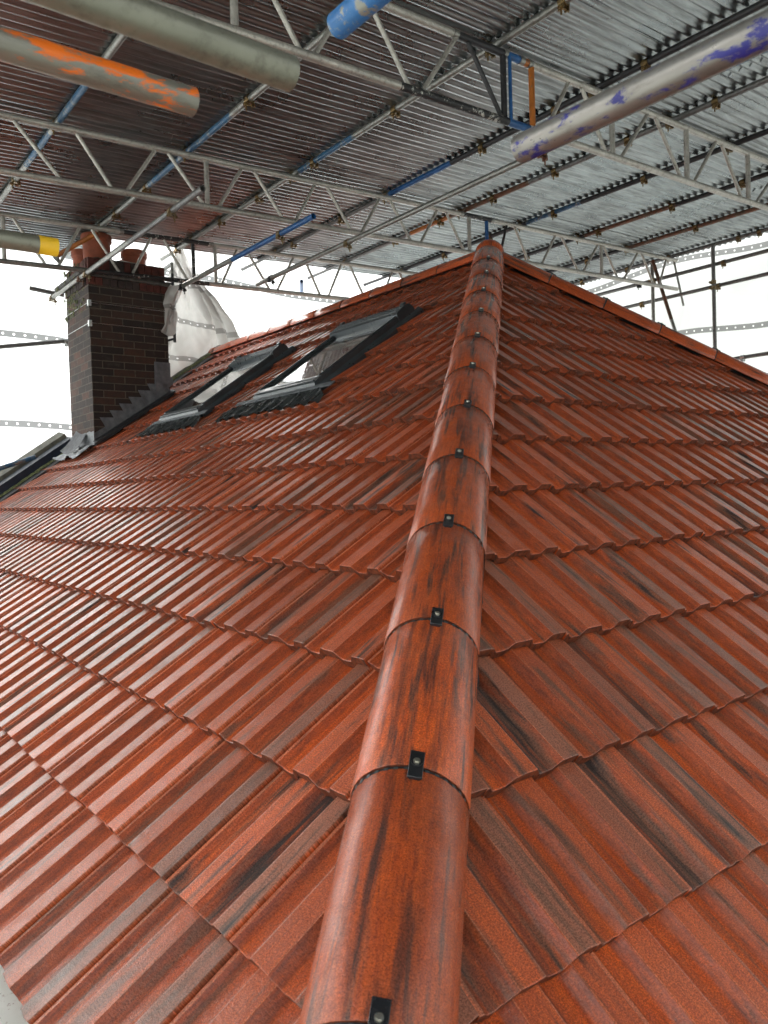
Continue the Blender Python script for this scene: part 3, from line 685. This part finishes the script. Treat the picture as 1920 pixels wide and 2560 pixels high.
for q in (.9, 2.0): add_tube(bm, PL(7.62, q, -.02), PL(9.08, q - .3, .53), .006, 6, 0, hollow=False)
fin('seam', bm, 'board', nb)

eb = NT('pale_board'); v_ = eb.co('Object'); f_ = eb.noise(v_, 55, 5, .7)
c_ = eb.mix(eb.ramp(eb.noise(v_, 7, 4), .3, .7), (.7, .7, .66), (.82, .82, .78)); c_ = eb.mix(eb.ramp(f_, .6, .66, 0, .8), c_, (.2, .05, .03))
eb.bsdf(c_, .6, 0, eb.bump(f_, .3, .002)); M['pale_board'] = eb.m
bm = bmesh.new(); add_box(bm, (.02, .9, -1.085), (.42, 8.6, -1.049)); bevel(bm, .003, 1)
tag(fin('eaves_board', bm, 'pale_board', None, None, (.2, .9, -1.1)), 'pale board dotted with red dust, just below the tile edge at the bottom left corner', 'board')

# ------------------------------------------------------------------ lattice beams
RS = .037
def ztop(x): return 2.63 + RS * x
def seg_tube(name, p0, p1, segs, parent, r=.02415, n=20, collars=()):
    """segs: [(fraction_end, material)]"""
    bm = bmesh.new(); mats = []; a = 0; p0, p1 = Vector(p0), Vector(p1)
    for e, mt in segs:
        if mt not in mats: mats.append(mt)
        add_tube(bm, p0.lerp(p1, a), p0.lerp(p1, e), r, n, mats.index(mt), .004, True); a = e
    for t_, mt in collars:
        if mt not in mats: mats.append(mt)
        q = p0.lerp(p1, t_); d = (p1 - p0).normalized(); add_tube(bm, q - d * .02, q + d * .02, r + .004, n, mats.index(mt), hollow=False)
    return fin(name, bm, mats, parent, 40)
def beam(label, y, x0, x1, dep, web, tseg, bseg, wm, zoff=0.):
    b = thing('lattice_beam', label, 'lattice beam', (x0, y, ztop(x0) + zoff - dep), 'lattice beams carrying the temporary roof')
    f = lambda x: (x - x0) / (x1 - x0)
    T = lambda x: Vector((x, y, ztop(x) + zoff)); Bm = lambda x: Vector((x, y, ztop(x) + zoff - dep))
    seg_tube('top_chord', T(x0), T(x1), [(f(a), m_) for a, m_ in tseg] + [(1, tseg[-1][1])], b, collars=[(f(a), 'galv') for a, _ in tseg[:-1]] if len(tseg) > 1 else ())
    seg_tube('bottom_chord', Bm(x0), Bm(x1), [(f(a), m_) for a, m_ in bseg] + [(1, bseg[-1][1])], b)
    for (xa, xb, mt, nm, r) in web:
        bm = bmesh.new(); add_tube(bm, T(xa) - Vector((0, 0, .02)), Bm(xb) + Vector((0, 0, .02)), r, 12, 0, hollow=False)
        fin(nm, bm, mt, b, 40)
    return b
def web(lst, x0, x1, y, mats={}):
    out = []
    for a, b in lst:
        v = abs(a - b) < .05; out.append((a, b, mats.get(a, 'alu'), 'upright' if v else 'brace', .02 if v else .0145))
    return out
WA = [(1.35, 1.17), (1.45, 1.75), (1.88, 2.12), (2.47, 2.24), (2.58, 2.86), (2.9, 2.9), (3.22, 3.0), (3.34, 3.6), (3.95, 3.74), (4.08, 4.33), (4.68, 4.46), (4.81, 5.05), (5.41, 5.19), (5.54, 5.77), (5.86, 5.86), (6.12, 6.12), (6.43, 6.31), (6.56, 6.77), (7.24, 7.0), (7.36, 7.64), (8.03, 7.75), (8.1, 8.1), (8.15, 8.41), (8.85, 8.56), (8.95, 9.19), (9.5, 9.33)]
WB = [(1.1, .9), (1.3, 1.5), (1.83, 1.83), (1.92, 2.19), (2.53, 2.32), (2.65, 2.91), (3.26, 3.05), (3.4, 3.65), (3.73, 3.73), (3.99, 3.99), (4.26, 4.06), (4.39, 4.66), (5.0, 4.77), (5.16, 5.36), (5.69, 5.49), (5.83, 6.05), (6.5, 6.3), (6.62, 6.9), (7.3, 7.05), (7.42, 7.7), (8.1, 7.85), (8.2, 8.5), (8.9, 8.65)]
WC = [(.3, .1), (.42, .72), (1.05, .85), (1.59, 1.5), (1.89, 1.89), (2.0, 2.26), (2.6, 2.36), (2.73, 3.0), (3.39, 3.11), (3.49, 3.77), (3.8, 3.8), (4.07, 4.07), (4.45, 4.2), (4.6, 4.85), (4.94, 4.94), (5.39, 5.05), (5.5, 5.83), (5.93, 5.93), (6.38, 6.04), (6.48, 6.79), (6.92, 6.92), (7.51, 7.06), (7.6, 7.9), (8.5, 8.2)]
XE = 9.72
beam('long pale aluminium lattice beam crossing the picture just behind the top of the hip', 5.9, .2, 9.75, .385, web(WA, .2, XE, 5.9, {6.12: 'blue', 6.43: 'galv_black'}), [(5.75, 'alu'), (6.2, 'peel'), (XE, 'alu')], [(XE, 'alu')], 'alu')
beam('farthest lattice beam, running in front of the chimney top, partly black and peeling', 7.98, .2, 9.3, .435, web(WB, .2, XE, 7.98, {3.73: 'peel'}), [(2.95, 'alu'), (3.95, 'peel'), (XE, 'alu')], [(2.6, 'galv'), (3.9, 'peel'), (XE, 'alu')], 'alu')
cb = beam('nearest lattice beam, overhead, joined by a black, blue and orange scaffold splice', 3.48, -.5, 9.75, .425, web(WC, 0, XE, 3.48, {3.49: 'galv_black', 3.8: 'galv_black', 4.07: 'orange'}), [(3.38, 'alu'), (3.82, 'galv_black'), (3.97, 'blue'), (4.05, 'orange'), (XE, 'alu')], [(2.93, 'alu'), (3.83, 'peel'), (4.03, 'blue'), (4.4, 'alu'), (XE, 'alu')], 'alu')
bm = bmesh.new(); add_tube(bm, (3.84, 3.46, ztop(3.84)), (3.84, 3.46, ztop(3.84) - .425), .012, 12); fin('upright', bm, 'blue', cb)

# ------------------------------------------------------------------ purlin tubes with couplers, corrugated sheets
def coupler(parent, p, axis, down, mt='brass', r=.02415):
    bm = bmesh.new(); p = Vector(p); ax = Vector(axis); dn = Vector(down); sd_ = ax.cross(dn)
    add_tube(bm, p - ax * .024, p + ax * .024, r + .0065, 14, 0, .006, True)
    add_box(bm, (-.02, .018, r), (.02, .03, r + .032), 0, (ax, sd_, dn), p)
    add_box(bm, (-.016, -.034, r - .012), (.016, -.024, r + .024), 0, (ax, sd_, dn), p)
    add_tube(bm, p + dn * (r + .018) - sd_ * .045, p + dn * (r + .018) + sd_ * .04, .006, 8, 0, hollow=False)
    add_tube(bm, p + dn * (r + .018) + sd_ * .03, p + dn * (r + .018) + sd_ * .044, .012, 6, 0, hollow=False)
    add_tube(bm, p + dn * (r - .002) + sd_ * .024, p + dn * (r + .06) + sd_ * .024, .0058, 8, 0, hollow=False)
    return fin('coupler', bm, mt, parent)
def scaffold_tube(label, p0, p1, segs, group=None, couplers=(), down=(0, 0, -1), cmat='coupler', r=.02415):
    p0, p1 = Vector(p0), Vector(p1); t = thing('scaffold_tube', label, 'scaffold tube', p0, group)
    seg_tube('tube', p0, p1, segs, t, r)
    d = (p1 - p0).normalized(); dn = Vector(down); dn = (dn - d * dn.dot(d)).normalized()
    for c in couplers:
        f, m_ = c if isinstance(c, tuple) else (c, cmat); coupler(t, p0.lerp(p1, f), d, dn, m_, r)
    return t
YN, YF = -2.5, 8.9
PURL = [(1.76, 'leftmost purlin under the metal sheets, patchy blue and grey', [(.649, 'galv'), (.72, 'blue_worn'), (.74, 'galv'), (.8, 'blue_worn'), (1, 'galv')]),
        (2.77, 'second purlin from the left, blue in its middle stretch, ending by the chimney pots', [(.66, 'galv'), (.795, 'blue_worn'), (1, 'galv')]),
        (3.76, 'third purlin from the left, grey with a bright blue stretch near the middle beam', [(.66, 'galv'), (.732, 'blue_worn'), (1, 'galv')]),
        (4.82, 'purlin above the hip tiles, black with a bright blue length before the middle beam', [(.662, 'galv_black'), (.738, 'blue'), (1, 'galv_dark')]),
        (5.81, 'grey and orange-rusted purlin passing over the top of the hip', [(.66, 'galv_dark'), (.755, 'rust'), (.813, 'orange'), (1, 'galv_dark')]),
        (6.74, 'dark purlin with a blue-grey length just right of the hip top', [(.67, 'galv_black'), (.735, 'blue_worn'), (1, 'galv_black')]),
        (7.76, 'brown rusted purlin, third from the right eaves', [(.63, 'galv_black'), (.735, 'rust'), (1, 'galv_black')]),
        (8.73, 'dark red-brown purlin, second from the right eaves', [(.5, 'galv_black'), (.74, 'rust'), (1, 'galv_black')]),
        (9.68, 'grey eaves tube at the right edge of the sheets', [(1, 'galv_dark')])]
for i, (x, lab, segs) in enumerate(PURL):
    z = ztop(x) + .0505; R = random.Random(i + 20); yf = 9.15 if i < 2 else YF
    ys = [3.55, 5.97, 8.05 if x < 9.2 else 5.0]; cs = [((yy - YN) / (yf - YN), 'coupler') for yy in ys]
    y = 1.7 + R.uniform(0, .5)
    while y < 8.6:
        if min(abs(y - q) for q in ys) > .2: cs.append(((y - YN) / (yf - YN), 'brass'))
        y += R.choice((.78, .95, 1.1))
    scaffold_tube(lab, (x, YN, z), (x, yf, z), segs, 'purlin tubes under the sheets', cs)
tr = thing('sheet_roof', 'temporary roof of dull galvanised corrugated sheets overhead', 'temporary roof', (4, 3, 2.8))
R = random.Random(5); PIT = .0762
def sheet(x0, x1, y0, nw, lift, uo):
    bm = bmesh.new(); n = nw * 8; L = x1 - x0; uvl = bm.loops.layers.uv.verify(); rows = []
    tx = R.uniform(-.002, .002); nx = 6
    for a in range(nx + 1):
        x = x0 + L * a / nx
        sag = -.006 * math.sin(PI * ((x - 1.76) % .985) / .985)
        rows.append([bm.verts.new((x, y0 + i * PIT / 8 + tx * a, ztop(x) + .0505 + .02415 + .012 + lift + sag + .0105 * math.tanh(1.6 * math.cos(2 * PI * (y0 + i * PIT / 8) / PIT)) / .92 + (.0012 * noise.noise(Vector((x * 1.5, i * .03, uo)))))) for i in range(n + 1)])
    for a in range(nx):
        for i in range(n):
            f = bm.faces.new((rows[a][i], rows[a + 1][i], rows[a + 1][i + 1], rows[a][i + 1]))
            for lp, (p, q) in zip(f.loops, ((a, i), (a + 1, i), (a + 1, i + 1), (a, i + 1))): lp[uvl].uv = (uo + p * L / nx, uo * 3 + q * PIT / 8)
    fin('corrugated_sheet', bm, 'corrugated', tr, 60)
ny = 0; y = -2.515
while y < 8.45:
    nw = 9; yw = nw * PIT; xs = -2.2 + R.choice((0, .55, 1.1)) * 1.; k = 0
    xa = -2.4
    cutsx = [xa]; x = xa + 1.2 + R.choice((.2, .7, 1.3))
    while x < 9.0: cutsx.append(x); x += 2.75 + R.uniform(-.05, .05)
    cutsx.append(9.93 + R.uniform(-.02, .03))
    for a, b in zip(cutsx, cutsx[1:]):
        lift = (.0016 if k % 2 else 0) + (.0032 if ny % 2 else 0)
        sheet(a - .09, b, y - PIT * .5, nw + 1, lift + .001, R.uniform(0, 30)); k += 1
    y += yw; ny += 1
for k, xx in enumerate((-1.9, .6)):
    sheet(xx, xx + 2.44, y - PIT * .5, 12, .001 + .0016 * k, R.uniform(0, 30))

# ------------------------------------------------------------------ lower tubes under the beams
lz = lambda x: ztop(x) - .435 - .045
scaffold_tube('grey tube hung under the beams, passing the left side of the chimney top', (2.57, 9.2, 2.265), (2.6, 5.36, 2.265), [(.62, 'galv'), (1, 'galv_dark')], 'braces hung under the lattice beams', [(.02, 'coupler'), (.27, 'rust'), (.32, 'coupler'), (.855, 'coupler')])
scaffold_tube('short dark stub tube sticking out to the left of the chimney', (2.36, 9.22, 2.36), (2.72, 9.22, 2.33), [(1, 'galv_dark')])
scaffold_tube('tube hung under the beams with a bright blue open end', (3.56, 8.02, 2.255), (3.58, 5.38, 2.255), [(.47, 'galv'), (1, 'blue')], 'braces hung under the lattice beams', [(.04, 'galv_black'), (.8, 'coupler')])
scaffold_tube('long tube under the beams, ending worn blue behind the large navy-flaked tube', (4.29, 7.6, 2.3), (4.21, YN, 2.27), [(.42, 'galv'), (.53, 'galv_dark'), (1, 'blue_worn')], 'braces hung under the lattice beams', [(.03, 'galv_black'), (.17, 'coupler'), (.4, 'rust')])
scaffold_tube('short black upright tube at the right corner of the chimney', (3.5, 8.02, 1.67), (3.5, 8.02, 2.52), [(.86, 'galv_black'), (1, 'galv')], None, (), r=.0155)
scaffold_tube('short dark tube running back from the chimney corner below the torn sheeting', (3.457, 8.12, 1.70), (3.49, 8.03, 1.705), [(1, 'galv_black')], r=.012)
scaffold_tube('horizontal grey tube in front of the left sheeting, ending behind the chimney', (-1.5, 9.28, 1.05), (2.85, 9.28, 1.845), [(1, 'galv_dark')], None, [(.975, 'wire')])
scaffold_tube('short blue pipe lying at the far left below the chimney', (1.2, 8.95, .12), (2.28, 8.95, .49), [(1, 'blue_worn')])
scaffold_tube('small blue tube end seen beyond the farthest beam', (5.6, 8.75, 2.78), (5.95, 9.3, 2.8), [(1, 'blue')])
scaffold_tube('orange-painted raking tube beside the left chimney pot', (2.38, 8.35, 2.48), (2.74, 8.1, 2.72), [(1, 'orange')], None, [(.04, 'galv')])
scaffold_tube('pale tube seen through the gap right of the chimney pots', (3.55, 9.3, 2.5), (4.05, 9.3, 2.9), [(1, 'galv')])

# foreground ledger ends
def fg(label, p0, p1, mt, extra=None):
    t = thing('scaffold_tube', label, 'scaffold tube', p0, 'scaffold tube ends close to the camera')
    p0, p1 = Vector(p0), Vector(p1); bm = bmesh.new(); add_tube(bm, p0, p1, .0243, 48); 
    bmesh.ops.bevel(bm, geom=[e for e in bm.edges if (e.verts[0].co - e.verts[1].co).length < .01], offset=.0012, segments=2, affect='EDGES')
    fin('tube', bm, mt, t, 40)
    if extra: 
        d = (p1 - p0).normalized(); bm = bmesh.new(); add_tube(bm, p1 - d * extra, p1 - d * .0, .0249, 48, wall=.001); fin('end_band', bm, 'yellow', t, 40)
fg('thick grey galvanised tube end at upper left, slanting down towards the middle', (-2.6, .985, .645), (.625, .985, .612), 'galv_plain')
fg('grey tube end with bright orange paint flakes at upper left', (-2.6, 1.305, .715), (.622, 1.305, .70), 'galv_orange')
fg('grey tube end with a yellow band at the left edge', (-2.6, 2.3, .72), (.665, 2.3, .712), 'galv_plain', .05)
fg('blue-painted tube end at the top centre', (.865, -2.5, .87), (.865, 1.2, .865), 'galv_blue')
fg('large tube end with navy and pink paint flakes at upper right', (1.075, -2.5, .6), (1.08, .955, .603), 'galv_navy')

# ------------------------------------------------------------------ right-hand scaffold
XR = 9.6
scaffold_tube('upper horizontal rail at the right, just below the eaves tube', (XR, YN, 2.76), (XR, 8.6, 2.76), [(1, 'galv_dark')], 'horizontal scaffold rails at the right', [(.78, 'coupler'), (.8, 'galv_black'), (.69, 'coupler')])
scaffold_tube('second horizontal rail at the right, close under the upper one', (XR + .06, YN, 2.5), (XR + .06, 8.6, 2.5), [(1, 'galv_dark')], 'horizontal scaffold rails at the right', [(.8, 'brass'), (.7, 'coupler')])
scaffold_tube('low horizontal rail meeting the hip slope at the right edge', (XR, YN, 1.53), (XR, 8.6, 1.53), [(1, 'galv_dark')], 'horizontal scaffold rails at the right', [(.67, 'wire')])
for y, lab, mt in ((6.14, 'grey upright at the right, beside the raking brace', 'galv'), (5.27, 'grey upright tube nearest the right edge of the picture', 'galv_dark')):
    scaffold_tube(lab, (XR - .05, y, -6.1), (XR - .05, y, 3.0), [(1, mt)], 'scaffold uprights at the right', [(.948, 'coupler'), (.94, 'coupler')] if y < 6 else [(.972, 'coupler')], down=(-1, 0, 0))
scaffold_tube('rusty raking brace leaning between the uprights at the right', (XR - .1, 5.45, .9), (XR - .1, 6.1, 3.0), [(.6, 'galv'), (1, 'rust')])
scaffold_tube('thin steep tube behind the upper rails at the right', (XR + .3, 5.9, 2.4), (XR + .15, 5.95, 3.05), [(1, 'galv')], r=.015)

# ------------------------------------------------------------------ sheeting walls
def sheeting(label, fn, nu, nv, uvf, mat, org):
    bm = bmesh.new(); grid_uv(bm, fn, nu, nv, uvf); me = bpy.data.meshes.new('debris_sheeting'); bm.to_mesh(me); bm.free()
    return tag(link('debris_sheeting', me, mat, None, 60, org), label, 'sheeting', 'translucent sheeting round the scaffold')
def nz(p, k): return noise.noise(Vector(p)) * k
YB = 9.5
sheeting('white translucent sheeting wall behind the chimney and ridge, with eyelet bands',
         lambda a, b: Vector((-6 + 16.1 * a, YB + nz((a * 14, b * 6, 0), .05) + nz((a * 60, b * 3, 0), .02), -4 + 7.35 * b + .02 * math.sin(a * 40) - .015 * (a * 16.1 - 8.5))), 160, 60,
         lambda a, b: (16.1 * a, -4 + 7.35 * b), 'cloth', (2, YB, 0))
sheeting('white translucent sheeting wall on the right behind the rails, with eyelet bands',
         lambda a, b: Vector((10.02 + nz((a * 12, b * 6, 5), .05) + nz((a * 50, b * 3, 5), .015), -3 + 12.5 * a, -4 + 7.4 * b + .05 * math.sin(a * 28) * 1.)), 130, 60,
         lambda a, b: (12.5 * a, -4 + 7.4 * b), 'cloth_right', (10, 3, 0))
# torn bundle hanging beside the chimney
TR = [(3.02, 3.99, 4.05), (2.8, 3.93, 4.15), (2.6, 3.87, 4.36), (2.42, 3.80, 4.57), (2.2, 3.75, 4.79), (1.94, 3.70, 4.9), (1.74, 3.66, 5.05), (1.45, 3.6, 5.15), (1.0, 3.4, 5.3)]
bm = bmesh.new()
def torn(a, b):
    z = 3.02 - 2.02 * b
    for (za, la, ra), (zb, lb, rb) in zip(TR, TR[1:]):
        if zb <= z <= za + 1e-6:
            k = (za - z) / (za - zb); l, r = la + (lb - la) * k, ra + (rb - ra) * k; break
    w = r - l; x = l + w * a + .02 * noise.noise(Vector((a * 4, b * 9, 3)))
    ww_ = min(1, w * 1.2); n1 = noise.noise(Vector((a * 2.2, b * 1.6, 0)))
    cr = abs(((a * 4.3 + 1.1 * n1 + b * .9) % 1) - .5) * 2; cr2 = abs(((a * 9.1 - b * 1.7 + 1.5 * n1) % 1) - .5) * 2
    fold = (.17 * cr + .05 * cr2 ** 2) * ww_ + .07 * noise.noise(Vector((a * 5, b * 4, 7))) + .05 * abs(noise.noise(Vector((a * 13 + b * 5, b * 11, 2))))
    return Vector((x, 8.95 + fold, z))
grid_uv(bm, torn, 70, 90, lambda a, b: (1.6 * a + .2 * b, 3.02 - 2.3 * b + .25 * a))
me = bpy.data.meshes.new('hanging_sheeting'); bm.to_mesh(me); bm.free()
tag(link('hanging_sheeting', me, 'cloth_torn', None, 70, (4.3, 8.95, 2)), 'crumpled torn white sheeting hanging between the chimney and the ridge end', 'sheeting')
FP = [(2.27, 3.45, 3.62), (2.17, 3.4, 3.58), (2.05, 3.38, 3.50), (1.98, 3.385, 3.52), (1.9, 3.37, 3.5), (1.83, 3.36, 3.49), (1.75, 3.32, 3.48), (1.72, 3.4, 3.45)]
bm = bmesh.new()
def flap(a, b):
    z = 2.27 - .55 * b
    for (za, la, ra), (zb, lb, rb) in zip(FP, FP[1:]):
        if zb - 1e-6 <= z <= za + 1e-6:
            k = (za - z) / (za - zb); l, r = la + (lb - la) * k, ra + (rb - ra) * k; break
    return Vector((l + (r - l) * a, 7.97 + .03 * math.sin(a * 7 + b * 5) + .03 * noise.noise(Vector((a * 5, b * 7, 1))), z))
grid_uv(bm, flap, 24, 50, lambda a, b: (.2 * a, 1.2 + .9 * b))
me = bpy.data.meshes.new('hanging_sheeting'); bm.to_mesh(me); bm.free()
tag(link('hanging_sheeting', me, 'cloth_torn', None, 70, (3.45, 7.97, 2)), 'small torn white flap caught on the right corner of the chimney', 'sheeting')

M['cloth_near'] = mat_cloth('near_sheeting', .75, .16, .1)  # for unseen near-side walls, added to dim and diffuse light from behind the camera
sheeting('unseen sheeting wall added on the open eaves side, left of the camera, to cut the light',
         lambda a, b: Vector((-3.1 + nz((a * 14, b * 6, 8), .05), -3 + 12.5 * a, -4 + 7.1 * b)), 40, 20, lambda a, b: (12.5 * a, -4 + 7.1 * b), 'cloth_near', (-3.1, 3, 0))
sheeting('unseen sheeting wall added behind the camera to cut the frontal light',
         lambda a, b: Vector((-3.1 + 13.1 * a, -3 + nz((a * 14, b * 6, 3), .05), -4 + 7.2 * b)), 40, 20, lambda a, b: (13.1 * a, -4 + 7.2 * b), 'cloth_near', (3, -3, 0))
